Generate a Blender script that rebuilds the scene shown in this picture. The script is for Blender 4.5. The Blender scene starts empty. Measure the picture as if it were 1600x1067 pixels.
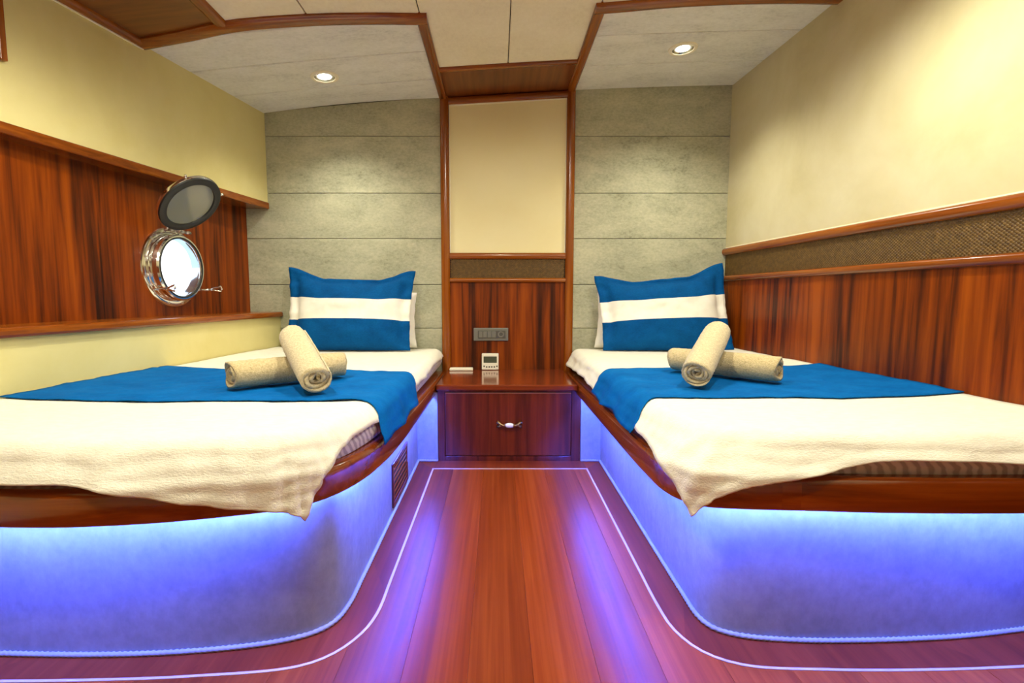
import bpy, bmesh, math, random
import numpy as np
from mathutils import Vector, Matrix, noise

random.seed(7)
scene = bpy.context.scene
COL = scene.collection

# ------------------------------------------------------------------ camera
W, H = 1600.0, 1067.0
FPX = 790.0
cam_d = bpy.data.cameras.new('camera')
cam = bpy.data.objects.new('camera', cam_d)
COL.objects.link(cam)
cam_d.sensor_width = 36.0
cam_d.lens = 36.0 * FPX / W
cam_d.shift_x = (800 - 777) / W
cam_d.clip_start = 0.02
cam.location = (0, 0, 0.85)
cam.rotation_euler = (math.radians(90) - math.atan(71 / FPX), 0, 0)
scene.camera = cam

# ------------------------------------------------------------------ world (bright hazy sea sky outside the porthole)
wd = bpy.data.worlds.new('sky_world')
scene.world = wd
wd.use_nodes = True
nt = wd.node_tree
nt.nodes.clear()
wo = nt.nodes.new('ShaderNodeOutputWorld')
wb = nt.nodes.new('ShaderNodeBackground')
wr = nt.nodes.new('ShaderNodeValToRGB')
wm = nt.nodes.new('ShaderNodeSeparateXYZ')
wt = nt.nodes.new('ShaderNodeTexCoord')
wn = nt.nodes.new('ShaderNodeTexNoise')
wn.inputs['Scale'].default_value = 7.0
wn.inputs['Detail'].default_value = 4.0
wa = nt.nodes.new('ShaderNodeMath'); wa.operation = 'MULTIPLY_ADD'
wa.inputs[1].default_value = 0.10
nt.links.new(wt.outputs['Generated'], wm.inputs[0])
nt.links.new(wt.outputs['Generated'], wn.inputs['Vector'])
nt.links.new(wn.outputs['Fac'], wa.inputs[0])
nt.links.new(wm.outputs['Z'], wa.inputs[2])
nt.links.new(wa.outputs[0], wr.inputs['Fac'])
e = wr.color_ramp.elements
e[0].position = 0.0; e[0].color = (0.30, 0.44, 0.56, 1)
e[1].position = 0.40; e[1].color = (0.62, 0.78, 1.0, 1)
x = e.new(0.035); x.color = (0.62, 0.72, 0.78, 1)
x = e.new(0.075); x.color = (0.95, 0.97, 1.0, 1)
nt.links.new(wr.outputs['Color'], wb.inputs['Color'])
wb.inputs['Strength'].default_value = 2.6
nt.links.new(wb.outputs[0], wo.inputs['Surface'])

# ------------------------------------------------------------------ view
vs = scene.view_settings
vs.view_transform = 'Standard'
try:
    vs.look = 'None'
except Exception:
    pass
vs.exposure = 0.15
vs.gamma = 1.0
vs.use_curve_mapping = False

LAMP_COL = (1.0, 0.975, 0.78)
LED_COL = (0.042, 0.098, 1.0)
LED_STRENGTH = 880.0

# ================================================================== helpers
def lin(r, g, b):
    f = lambda c: (c / 255 / 12.92) if c / 255 <= 0.04045 else ((c / 255 + 0.055) / 1.055) ** 2.4
    return (f(r), f(g), f(b), 1)


def new_obj(name, verts, faces, mat=None, parent=None, smooth=False, mats=None, fm=None):
    off = parent.location if parent is not None and parent.parent is None else Vector((0, 0, 0))
    if parent is not None and parent.parent is not None:
        off = parent.parent.location
    me = bpy.data.meshes.new(name)
    me.from_pydata([tuple(Vector(v) - off) for v in verts], [], faces)
    me.validate()
    bm = bmesh.new(); bm.from_mesh(me)
    bmesh.ops.recalc_face_normals(bm, faces=bm.faces)
    bm.to_mesh(me); bm.free()
    if mats:
        for m in mats:
            me.materials.append(m)
        if fm:
            for p, i in zip(me.polygons, fm):
                p.material_index = i
    elif mat:
        me.materials.append(mat)
    if smooth:
        for p in me.polygons:
            p.use_smooth = True
    o = bpy.data.objects.new(name, me)
    COL.objects.link(o)
    if parent is not None:
        o.parent = parent
    return o


def from_bm(name, bm, mat, parent=None, smooth=False):
    off = Vector((0, 0, 0))
    if parent is not None:
        off = parent.location if parent.parent is None else parent.parent.location
    bmesh.ops.translate(bm, verts=bm.verts, vec=-off)
    bmesh.ops.recalc_face_normals(bm, faces=bm.faces)
    me = bpy.data.meshes.new(name)
    bm.to_mesh(me); bm.free()
    me.materials.append(mat)
    if smooth:
        for p in me.polygons:
            p.use_smooth = True
    o = bpy.data.objects.new(name, me)
    COL.objects.link(o)
    if parent is not None:
        o.parent = parent
    return o


def thing(name, label, cat, loc=(0, 0, 0), group=None):
    o = bpy.data.objects.new(name, None)
    o.empty_display_size = 0.05
    COL.objects.link(o)
    o.location = loc
    o['label'] = label
    o['category'] = cat
    if group:
        o['group'] = group
    return o


def tag(o, label, cat, group=None):
    o['label'] = label
    o['category'] = cat
    if group:
        o['group'] = group
    return o


def struct(o, label, cat=None):
    o['kind'] = 'structure'
    o['label'] = label
    if cat:
        o['category'] = cat
    return o


def struct_empty(name, label, cat):
    o = bpy.data.objects.new(name, None)
    COL.objects.link(o)
    return struct(o, label, cat)


def box(name, x0, x1, y0, y1, z0, z1, mat, parent=None, bev=0.0, seg=2, M=None):
    bm = bmesh.new()
    bmesh.ops.create_cube(bm, size=1)
    for v in bm.verts:
        v.co = Vector(((x0 + x1) / 2 + v.co.x * (x1 - x0), (y0 + y1) / 2 + v.co.y * (y1 - y0), (z0 + z1) / 2 + v.co.z * (z1 - z0)))
    if bev > 0:
        bmesh.ops.bevel(bm, geom=list(bm.edges), offset=bev, segments=seg, profile=0.5, affect='EDGES')
    if M is not None:
        bmesh.ops.transform(bm, matrix=M, verts=bm.verts)
    o = from_bm(name, bm, mat, parent, smooth=False)
    return o


def skewbox(name, x0f, x1f, y0, y1, z0, z1, mat, parent=None, bev=0.002, n=1):
    """A box between two plan curves x0f(y), x1f(y)."""
    V = []; F = []
    ys = [y0 + (y1 - y0) * i / n for i in range(n + 1)]
    for y in ys:
        V += [(x0f(y), y, z0), (x1f(y), y, z0), (x1f(y), y, z1), (x0f(y), y, z1)]
    for i in range(n):
        a = i * 4; b = a + 4
        for k in range(4):
            F.append((a + k, a + (k + 1) % 4, b + (k + 1) % 4, b + k))
    F.append((0, 1, 2, 3)); F.append((n * 4, n * 4 + 1, n * 4 + 2, n * 4 + 3))
    o = new_obj(name, V, F, mat, parent)
    if bev:
        m = o.modifiers.new('bevel', 'BEVEL'); m.width = bev; m.segments = 2; m.limit_method = 'ANGLE'
    return o


def catmull(pts, step):
    P = [np.array(p, float) for p in pts]
    P = [2 * P[0] - P[1]] + P + [2 * P[-1] - P[-2]]
    out = []
    for i in range(1, len(P) - 2):
        p0, p1, p2, p3 = P[i - 1:i + 3]
        # centripetal
        t0 = 0; t1 = t0 + max(np.linalg.norm(p1 - p0), 1e-6) ** .5
        t2 = t1 + max(np.linalg.norm(p2 - p1), 1e-6) ** .5; t3 = t2 + max(np.linalg.norm(p3 - p2), 1e-6) ** .5
        n = max(1, int(round(np.linalg.norm(p2 - p1) / step)))
        for k in range(n):
            t = t1 + (t2 - t1) * k / n
            A1 = (t1 - t) / (t1 - t0) * p0 + (t - t0) / (t1 - t0) * p1
            A2 = (t2 - t) / (t2 - t1) * p1 + (t - t1) / (t2 - t1) * p2
            A3 = (t3 - t) / (t3 - t2) * p2 + (t - t2) / (t3 - t2) * p3
            B1 = (t2 - t) / (t2 - t0) * A1 + (t - t0) / (t2 - t0) * A2
            B2 = (t3 - t) / (t3 - t1) * A2 + (t - t1) / (t3 - t1) * A3
            out.append((t2 - t) / (t2 - t1) * B1 + (t - t1) / (t2 - t1) * B2)
    out.append(P[-2])
    return np.array(out)


def normals2d(path, sgn):
    d = np.gradient(path, axis=0)
    d /= np.linalg.norm(d, axis=1)[:, None] + 1e-9
    return np.stack([-d[:, 1], d[:, 0]], 1) * sgn


def sweep2d(name, path, sgn, prof, mat, parent=None, smooth=True, closed=True):
    """path: Nx2; prof: callable(x,y,i) -> list of (offset, z)."""
    N = normals2d(path, sgn)
    V = []; F = []
    m = None
    for i, (p, n) in enumerate(zip(path, N)):
        pr = prof(p[0], p[1], i)
        m = len(pr)
        for o, z in pr:
            q = p + n * o
            V.append((q[0], q[1], z))
    L = len(path)
    for i in range(L - 1):
        a = i * m; b = a + m
        for k in range(m if closed else m - 1):
            F.append((a + k, a + (k + 1) % m, b + (k + 1) % m, b + k))
    if closed:
        F.append(tuple(range(m))); F.append(tuple(range((L - 1) * m, L * m)))
    o = new_obj(name, V, F, mat, parent, smooth=smooth)
    if smooth:
        auto_smooth(o)
    return o


def auto_smooth(o, ang=40):
    me = o.data
    bm = bmesh.new(); bm.from_mesh(me)
    lim = math.radians(ang)
    for ed in bm.edges:
        if len(ed.link_faces) == 2 and ed.calc_face_angle(0) > lim:
            ed.smooth = False
    for f in bm.faces:
        f.smooth = True
    bm.to_mesh(me); bm.free()


def tube(name, pts, rad, mat, parent=None, seg=10, cap=True, scale=None):
    P = [Vector(p) for p in pts]
    V = []; F = []
    up = Vector((0, 0, 1))
    for i, p in enumerate(P):
        t = (P[min(i + 1, len(P) - 1)] - P[max(i - 1, 0)]).normalized()
        a = t.cross(up)
        if a.length < 1e-3:
            a = t.cross(Vector((1, 0, 0)))
        a.normalize(); b = t.cross(a).normalized()
        r = rad[i] if isinstance(rad, (list, tuple)) else rad
        for k in range(seg):
            th = 2 * math.pi * k / seg
            V.append(p + a * (r * math.cos(th)) + b * (r * math.sin(th)))
    for i in range(len(P) - 1):
        for k in range(seg):
            F.append((i * seg + k, i * seg + (k + 1) % seg, (i + 1) * seg + (k + 1) % seg, (i + 1) * seg + k))
    if cap:
        F.append(tuple(range(seg))); F.append(tuple(range((len(P) - 1) * seg, len(P) * seg)))
    return new_obj(name, V, F, mat, parent, smooth=True)


def lathe(name, prof, M, mat, parent=None, seg=48, closed=False, smooth=True):
    """prof: (r, h) ; axis local z, M maps local to world."""
    V = []; F = []
    n = len(prof)
    for k in range(seg):
        th = 2 * math.pi * k / seg
        for r, h in prof:
            V.append(M @ Vector((r * math.cos(th), r * math.sin(th), h)))
    for k in range(seg):
        a = k * n; b = ((k + 1) % seg) * n
        for i in range(n if closed else n - 1):
            j = (i + 1) % n
            F.append((a + i, a + j, b + j, b + i))
    o = new_obj(name, V, F, mat, parent, smooth=smooth)
    bm = bmesh.new(); bm.from_mesh(o.data)
    bmesh.ops.remove_doubles(bm, verts=bm.verts, dist=1e-6)
    bmesh.ops.recalc_face_normals(bm, faces=bm.faces)
    bm.to_mesh(o.data); bm.free()
    if smooth:
        auto_smooth(o, 35)
    return o


# ================================================================== materials
def mat_base(name, rough=0.5, coat=0.0, spec=0.5):
    m = bpy.data.materials.new(name)
    m.use_nodes = True
    b = m.node_tree.nodes['Principled BSDF']
    b.inputs['Roughness'].default_value = rough
    b.inputs['Coat Weight'].default_value = coat
    b.inputs['Coat Roughness'].default_value = 0.12
    b.inputs['Specular IOR Level'].default_value = spec
    return m, m.node_tree, b


def plain(name, col, rough=0.5, metal=0.0, coat=0.0, spec=0.5):
    m, t, b = mat_base(name, rough, coat, spec)
    b.inputs['Base Color'].default_value = col
    b.inputs['Metallic'].default_value = metal
    return m


def set_spec(m, v):
    m.node_tree.nodes['Principled BSDF'].inputs['Specular IOR Level'].default_value = v


def coat_rough(m, v):
    m.node_tree.nodes['Principled BSDF'].inputs['Coat Roughness'].default_value = v


def N(t, typ, **kw):
    n = t.nodes.new(typ)
    for k, v in kw.items():
        if k in n.inputs.keys():
            n.inputs[k].default_value = v
        else:
            setattr(n, k, v)
    return n


def coords(t, scale, rnd=True):
    tc = N(t, 'ShaderNodeTexCoord')
    mp = N(t, 'ShaderNodeMapping')
    mp.inputs['Scale'].default_value = scale
    if rnd:
        oi = N(t, 'ShaderNodeObjectInfo')
        ml = N(t, 'ShaderNodeMath', operation='MULTIPLY')
        ml.inputs[1].default_value = 37.0
        ad = N(t, 'ShaderNodeVectorMath', operation='ADD')
        t.links.new(oi.outputs['Random'], ml.inputs[0])
        t.links.new(tc.outputs['Object'], ad.inputs[0])
        t.links.new(ml.outputs[0], ad.inputs[1])
        t.links.new(ad.outputs[0], mp.inputs['Vector'])
    else:
        t.links.new(tc.outputs['Object'], mp.inputs['Vector'])
    return mp.outputs['Vector']


def ramp(t, fac, stops):
    r = N(t, 'ShaderNodeValToRGB')
    el = r.color_ramp.elements
    el[0].position = stops[0][0]; el[0].color = stops[0][1]
    el[1].position = stops[-1][0]; el[1].color = stops[-1][1]
    for p, c in stops[1:-1]:
        x = el.new(p); x.color = c
    t.links.new(fac, r.inputs['Fac'])
    return r.outputs['Color']


def wood(name, axis, stops, rough=0.28, coat=0.35, fine=42, coarse=7, along=1.0, rndval=0.0, bump=0.15):
    m, t, b = mat_base(name, rough, coat)
    s1 = [fine] * 3; s1['xyz'.index(axis)] = 1.3 * along
    s2 = [coarse] * 3; s2['xyz'.index(axis)] = 0.5 * along
    v1 = coords(t, s1); v2 = coords(t, s2)
    n1 = N(t, 'ShaderNodeTexNoise', Scale=1.0, Detail=6.0, Roughness=0.6, Distortion=0.35)
    n2 = N(t, 'ShaderNodeTexNoise', Scale=1.0, Detail=3.0, Roughness=0.5, Distortion=0.6)
    t.links.new(v1, n1.inputs['Vector']); t.links.new(v2, n2.inputs['Vector'])
    mx = N(t, 'ShaderNodeMath', operation='MULTIPLY_ADD')
    mx.inputs[1].default_value = 0.62
    m2 = N(t, 'ShaderNodeMath', operation='MULTIPLY'); m2.inputs[1].default_value = 0.42
    t.links.new(n1.outputs['Fac'], mx.inputs[0]); t.links.new(n2.outputs['Fac'], m2.inputs[0])
    t.links.new(m2.outputs[0], mx.inputs[2])
    col = ramp(t, mx.outputs[0], stops)
    if rndval:
        oi = N(t, 'ShaderNodeObjectInfo')
        mr = N(t, 'ShaderNodeMapRange')
        mr.inputs['To Min'].default_value = 1 - rndval; mr.inputs['To Max'].default_value = 1 + rndval
        t.links.new(oi.outputs['Random'], mr.inputs['Value'])
        hs = N(t, 'ShaderNodeHueSaturation')
        t.links.new(mr.outputs[0], hs.inputs['Value']); t.links.new(col, hs.inputs['Color'])
        col = hs.outputs['Color']
    t.links.new(col, b.inputs['Base Color'])
    bp = N(t, 'ShaderNodeBump', Strength=bump, Distance=0.0006)
    t.links.new(n1.outputs['Fac'], bp.inputs['Height'])
    t.links.new(bp.outputs[0], b.inputs['Normal'])
    return m


def mottled(name, stops, scale=(6, 6, 6), rough=0.75, bump=0.2, bscale=160, dist=0.0008, detail=7.0, spec=0.25, rnd=True, fine=None, sheen=0.0, nrough=0.62):
    m, t, b = mat_base(name, rough, 0.0, spec)
    v = coords(t, scale, rnd)
    n = N(t, 'ShaderNodeTexNoise', Scale=1.0, Detail=detail, Roughness=nrough, Distortion=0.3)
    t.links.new(v, n.inputs['Vector'])
    fac = n.outputs['Fac']
    if fine:
        vf = coords(t, fine, rnd)
        nf = N(t, 'ShaderNodeTexNoise', Scale=1.0, Detail=3.0, Roughness=0.7)
        t.links.new(vf, nf.inputs['Vector'])
        ad = N(t, 'ShaderNodeMath', operation='MULTIPLY_ADD'); ad.inputs[1].default_value = 0.45
        sb = N(t, 'ShaderNodeMath', operation='MULTIPLY_ADD'); sb.inputs[1].default_value = 0.6; sb.inputs[2].default_value = 0.0
        t.links.new(nf.outputs['Fac'], ad.inputs[0]); t.links.new(fac, sb.inputs[0]); t.links.new(sb.outputs[0], ad.inputs[2])
        fac = ad.outputs[0]
    t.links.new(ramp(t, fac, stops), b.inputs['Base Color'])
    if bump:
        vb = coords(t, (bscale,) * 3 if not isinstance(bscale, tuple) else bscale, rnd)
        nb = N(t, 'ShaderNodeTexNoise', Scale=1.0, Detail=4.0, Roughness=0.6)
        t.links.new(vb, nb.inputs['Vector'])
        bp = N(t, 'ShaderNodeBump', Strength=bump, Distance=dist)
        t.links.new(nb.outputs['Fac'], bp.inputs['Height'])
        t.links.new(bp.outputs[0], b.inputs['Normal'])
    if sheen:
        b.inputs['Sheen Weight'].default_value = sheen
        b.inputs['Sheen Roughness'].default_value = 0.5
    return m


SAPELE = [(0.36, lin(34, 9, 0)), (0.44, lin(80, 29, 0)), (0.53, lin(122, 50, 0)), (0.68, lin(156, 73, 3))]
M_panel_z = wood('sapele_veneer_vertical', 'z', SAPELE, rough=0.38, coat=0.0, fine=30, coarse=7)
M_panel_y = wood('sapele_veneer_lengthwise', 'y', [(0.3, lin(72, 30, 8)), (0.5, lin(112, 58, 20)), (0.7, lin(138, 78, 32))], rough=0.35, coat=0.2, fine=30, coarse=5)
M_panel_x = wood('sapele_veneer_crosswise', 'x', [(0.3, lin(96, 50, 14)), (0.5, lin(122, 68, 22)), (0.7, lin(140, 84, 32))], rough=0.35, coat=0.2, fine=30, coarse=5)
TRIM = [(0.3, lin(88, 38, 3)), (0.5, lin(132, 64, 7)), (0.72, lin(162, 90, 16))]
M_trim_z = wood('varnished_trim_vertical', 'z', TRIM, rough=0.25, coat=0.3, fine=60, coarse=10)
M_trim_y = wood('varnished_trim_lengthwise', 'y', TRIM, rough=0.25, coat=0.3, fine=60, coarse=10)
M_trim_x = wood('varnished_trim_crosswise', 'x', TRIM, rough=0.25, coat=0.3, fine=60, coarse=10)
RAIL = [(0.3, lin(92, 32, 4)), (0.5, lin(132, 56, 8)), (0.72, lin(160, 80, 16))]
M_rail = wood('varnished_mahogany_rail', 'x', RAIL, rough=0.2, coat=0.7, fine=40, coarse=8)
M_rail_y = wood('varnished_mahogany_side_rail', 'y', RAIL, rough=0.2, coat=0.7, fine=40, coarse=8)
M_floor = wood('floor_mahogany', 'y', [(0.28, lin(108, 38, 10)), (0.5, lin(140, 56, 16)), (0.74, lin(166, 76, 26))], rough=0.36, coat=0.0, fine=70, coarse=10, rndval=0.28, bump=0.25)
M_border = wood('floor_border_mahogany', 'y', [(0.28, lin(92, 30, 14)), (0.5, lin(118, 44, 18)), (0.74, lin(136, 56, 26))], rough=0.34, coat=0.0, fine=50, coarse=8, rndval=0.08, bump=0.2)
M_cab = wood('dark_mahogany_cabinet', 'z', [(0.3, lin(44, 12, 8)), (0.45, lin(78, 24, 12)), (0.58, lin(104, 36, 16)), (0.72, lin(124, 48, 20))], rough=0.22, coat=0.45, fine=30, coarse=9)
M_cabtop = wood('mahogany_cabinet_top', 'x', [(0.3, lin(84, 28, 8)), (0.5, lin(116, 44, 14)), (0.72, lin(140, 60, 20))], rough=0.16, coat=0.7, fine=40, coarse=8)

coat_rough(M_floor, 0.3); coat_rough(M_border, 0.3)
for m_ in (M_floor, M_border):
    m_.node_tree.nodes['Principled BSDF'].inputs['Specular IOR Level'].default_value = 0.14
set_spec(M_panel_z, 0.25)
M_cream_l = mottled('cream_vinyl_wall', [(0.3, lin(214, 200, 134)), (0.7, lin(226, 214, 154))], scale=(2.2, 2.2, 2.2), rough=0.6, bump=0.12, bscale=220, dist=0.0006, rnd=False)
M_cream_r = mottled('cream_suede_wall', [(0.25, lin(190, 178, 134)), (0.5, lin(205, 194, 154)), (0.75, lin(214, 205, 170))], scale=(2.4, 2.4, 2.4), rough=0.7, bump=0.12, bscale=220, dist=0.0006, rnd=False, detail=5)
M_cream_c = mottled('cream_vinyl_panel', [(0.3, lin(236, 222, 170)), (0.7, lin(242, 230, 184))], scale=(2, 2, 2), rough=0.6, bump=0.1, bscale=220, dist=0.0005)
M_grey = mottled('grey_suede_plank', [(0.34, lin(136, 136, 112)), (0.44, lin(164, 163, 138)), (0.55, lin(180, 178, 152)), (0.68, lin(195, 192, 164))], scale=(4.5, 4.5, 9), fine=(55, 55, 90), rough=0.8, bump=0.25, bscale=(120, 120, 200), dist=0.001, sheen=0.1)
M_ceil = mottled('beige_suede_ceiling', [(0.36, lin(202, 202, 194)), (0.5, lin(222, 222, 214)), (0.64, lin(232, 232, 225))], scale=(5, 9, 5), fine=(50, 80, 50), rough=0.8, bump=0.2, bscale=(120, 200, 120), dist=0.001)
M_ceil_c = mottled('cream_suede_ceiling', [(0.34, lin(226, 216, 188)), (0.5, lin(235, 226, 199)), (0.68, lin(241, 233, 208))], scale=(4, 4, 4), fine=(60, 40, 60), rough=0.8, bump=0.2, bscale=150, dist=0.0008)
M_skirt = mottled('pale_suede_skirt', [(0.3, lin(122, 121, 122)), (0.5, lin(136, 135, 136)), (0.7, lin(150, 149, 150))], scale=(5, 5, 4), fine=(40, 40, 30), rough=0.75, bump=0.25, bscale=(60, 60, 30), dist=0.0012, rnd=False)
M_backing = plain('dark_backing', lin(60, 48, 34), 0.9)  # even dark brown for the boards behind and under the panels
M_bead = plain('white_edge_bead', lin(240, 232, 205), 0.45)
M_white = mottled('white_cotton_bedspread', [(0.3, lin(236, 230, 212)), (0.7, lin(246, 241, 226))], scale=(30, 60, 30), rough=0.9, bump=0.75, bscale=(110, 260, 260), dist=0.0022, spec=0.1, rnd=False, sheen=0.2)
M_white2 = mottled('white_cotton_pillowcase', [(0.3, lin(238, 233, 220)), (0.7, lin(246, 242, 232))], scale=(20, 20, 20), rough=0.9, bump=0.3, bscale=300, dist=0.0008, spec=0.1)
M_blue = mottled('blue_velour_runner', [(0.32, lin(0, 80, 150)), (0.5, lin(2, 94, 168)), (0.68, lin(10, 106, 182))], scale=(9, 9, 9), fine=(60, 160, 160), rough=0.85, bump=0.3, bscale=(180, 320, 320), dist=0.001, spec=0.06, rnd=False)
M_blue_p = mottled('blue_cotton_pillowcase', [(0.32, lin(0, 62, 116)), (0.5, lin(0, 74, 134)), (0.68, lin(2, 86, 150))], scale=(9, 9, 9), fine=(90, 90, 220), rough=0.85, bump=0.25, bscale=(420, 420, 420), dist=0.0006, spec=0.12)
M_towel = mottled('beige_terry', [(0.25, lin(172, 150, 108)), (0.5, lin(208, 186, 140)), (0.75, lin(228, 208, 166))], scale=(160, 160, 160), rough=1.0, bump=1.0, bscale=240, dist=0.004, spec=0.05, sheen=0.3)
M_towel2 = mottled('pale_beige_terry', [(0.25, lin(180, 162, 126)), (0.5, lin(212, 194, 156)), (0.75, lin(232, 216, 182))], scale=(160, 160, 160), rough=1.0, bump=1.0, bscale=240, dist=0.004, spec=0.05, sheen=0.3)
M_chrome = plain('polished_stainless', (0.86, 0.85, 0.82, 1), 0.12, 1.0)
M_steel = plain('satin_stainless', (0.72, 0.70, 0.66, 1), 0.28, 1.0)
M_rubber = plain('black_rubber_gasket', lin(34, 33, 30), 0.5)
M_greyplast = plain('grey_switch_plastic', lin(112, 110, 102), 0.35)
M_greyplast2 = plain('dark_grey_switch_plastic', lin(86, 84, 78), 0.35)
M_wplast = plain('white_plastic', lin(236, 230, 212), 0.35)
M_lcd = plain('lcd_grey_green', lin(74, 80, 66), 0.12)
M_btn = plain('button_dark', lin(70, 66, 60), 0.5)
M_porcelain = plain('white_porcelain', lin(236, 236, 240), 0.1, coat=0.5)
M_brass = plain('antique_brass', lin(150, 122, 78), 0.3, 1.0)
M_inlay = plain('white_inlay', lin(196, 160, 150), 0.5)
M_rope = plain('grey_rope', lin(150, 146, 146), 0.8)
M_vent_shade = plain('vent_shade_black', lin(14, 12, 12), 0.8)  # near-black that paints the shade between the vent slats


def glass(name, col=(1, 1, 1, 1), rough=0.0):
    m, t, b = mat_base(name, rough)
    b.inputs['Base Color'].default_value = col
    b.inputs['Transmission Weight'].default_value = 1.0
    b.inputs['IOR'].default_value = 1.45
    return m


M_glass = glass('clear_glass')
M_lidglass = plain('grey_lit_glass', lin(138, 138, 120), 0.08, spec=0.8)  # opaque grey, with the glass's lit and reflecting look put into the colour


def emis(name, col, s):
    m = bpy.data.materials.new(name); m.use_nodes = True
    t = m.node_tree; t.nodes.clear()
    o = N(t, 'ShaderNodeOutputMaterial'); em = N(t, 'ShaderNodeEmission')
    em.inputs['Color'].default_value = (*col, 1); em.inputs['Strength'].default_value = s
    t.links.new(em.outputs[0], o.inputs['Surface'])
    return m


M_bulb = emis('lamp_glow', (1.0, 0.93, 0.78), 22.0)
M_led = emis('blue_led', LED_COL, LED_STRENGTH)

# striped ticking
M_tick, t, b = mat_base('striped_mattress_ticking', 0.85, 0, 0.15)
v = coords(t, (1, 1, 1), False)
wv = N(t, 'ShaderNodeTexWave', Scale=22.0, Distortion=2.2, Detail=1.0)
wv.inputs['Detail Scale'].default_value = 1.5
wv.wave_type = 'BANDS'; wv.bands_direction = 'DIAGONAL'
t.links.new(v, wv.inputs['Vector'])
t.links.new(ramp(t, wv.outputs['Fac'], [(0.25, lin(176, 167, 172)), (0.5, lin(206, 199, 200)), (0.8, lin(220, 214, 212))]), b.inputs['Base Color'])

# woven cane: brown fibres
M_cane = mottled('woven_brown_cane', [(0.3, lin(78, 56, 24)), (0.5, lin(98, 72, 32)), (0.7, lin(118, 88, 42))], scale=(60, 60, 60), rough=0.45, bump=0.2, bscale=400, dist=0.0005, spec=0.4)

# ================================================================== plan of the cabin
YB = 3.08      # back wall
YR = -0.95     # rear wall behind the camera


def cz(x):     # cambered, slightly heeled deck head
    return 2.025 + 0.058 * x - 0.015 * x * x


def x_up(y):   # left upper wall
    return -1.37 + 0.15 * (max(y, 1.2) - YB) + (0.06 * (y - 1.2) if y < 1.2 else 0)


def x_pan(y):  # left wood panel
    return -1.50 + 0.10 * (y - YB)


def x_low(y):  # left lower wall
    return -1.32 + 0.10 * (y - YB)


def x_r(y):
    return 1.375 - 0.05 * (y - YB)


# ------------------------------------------------------------------ floor
floor = struct_empty('floor', 'varnished mahogany plank floor with a pale inlaid border line', 'floor')
box('subfloor', -2.2, 2.0, YR - 0.1, YB + 0.1, -0.06, -0.012, M_backing, floor)
pw = 0.148
k0 = int(math.floor((-2.1 + 0.067) / pw))
for k in range(k0, k0 + 28):
    xa = -0.067 + k * pw
    box('plank', xa + 0.0002, xa + pw - 0.0002, YR - 0.05, 2.62 if -0.55 < xa < 0.65 else 1.35, -0.012, 0.0, M_floor, floor, 0.0003, 1)

# inlay paths
inl_L = catmull([(0.06, 2.43), (-0.315, 2.43)], 0.2)
inL_pts = [(-0.317, 2.40), (-0.318, 2.0), (-0.319, 1.717), (-0.320, 1.45), (-0.323, 1.287), (-0.343, 1.207), (-0.39, 1.135), (-0.46, 1.092), (-0.687, 1.062), (-0.891, 1.051), (-1.2, 1.048), (-1.7, 1.07)]
inR_pts = [(0.442, 2.40), (0.441, 2.0), (0.441, 1.7), (0.441, 1.478), (0.442, 1.32), (0.452, 1.219), (0.492, 1.142), (0.566, 1.098), (0.764, 1.082), (1.0, 1.082), (1.212, 1.092), (1.6, 1.12)]
inL = catmull(inL_pts, 0.03); inR = catmull(inR_pts, 0.03)
inL = np.vstack([[(-0.317, 2.43)], inL]); inR = np.vstack([[(0.442, 2.43)], inR])

skL_pts = [(-0.41, 2.55), (-0.41, 2.2), (-0.41, 1.8), (-0.41, 1.45), (-0.412, 1.32), (-0.427, 1.25), (-0.462, 1.208), (-0.532, 1.176), (-0.66, 1.149), (-0.875, 1.130), (-1.187, 1.133), (-1.52, 1.155)]
skR_pts = [(0.532, 2.55), (0.532, 2.0), (0.532, 1.6), (0.533, 1.365), (0.536, 1.268), (0.553, 1.226), (0.605, 1.197), (0.71, 1.181), (0.886, 1.178), (1.136, 1.192), (1.347, 1.222), (1.47, 1.24)]
skL = catmull(skL_pts, 0.02); skR = catmull(skR_pts, 0.02)
rlL_pts = [(-0.312, 3.07), (-0.316, 2.55), (-0.320, 2.0), (-0.324, 1.7), (-0.335, 1.5), (-0.36, 1.337), (-0.392, 1.245), (-0.429, 1.185), (-0.48, 1.14), (-0.55, 1.112), (-0.736, 1.063), (-0.924, 1.040), (-1.063, 1.041), (-1.53, 1.07)]
rlR_pts = [(0.412, 3.07), (0.410, 2.55), (0.410, 1.9), (0.413, 1.388), (0.421, 1.259), (0.441, 1.197), (0.485, 1.152), (0.56, 1.137), (0.7, 1.127), (0.896, 1.114), (1.2, 1.112), (1.478, 1.125)]
rlL = catmull(rlL_pts, 0.02); rlR = catmull(rlR_pts, 0.02)


def resample(path, n):
    d = np.r_[0, np.cumsum(np.linalg.norm(np.diff(path, axis=0), axis=1))]
    s = np.linspace(0, d[-1], n)
    return np.stack([np.interp(s, d, path[:, 0]), np.interp(s, d, path[:, 1])], 1)


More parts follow.
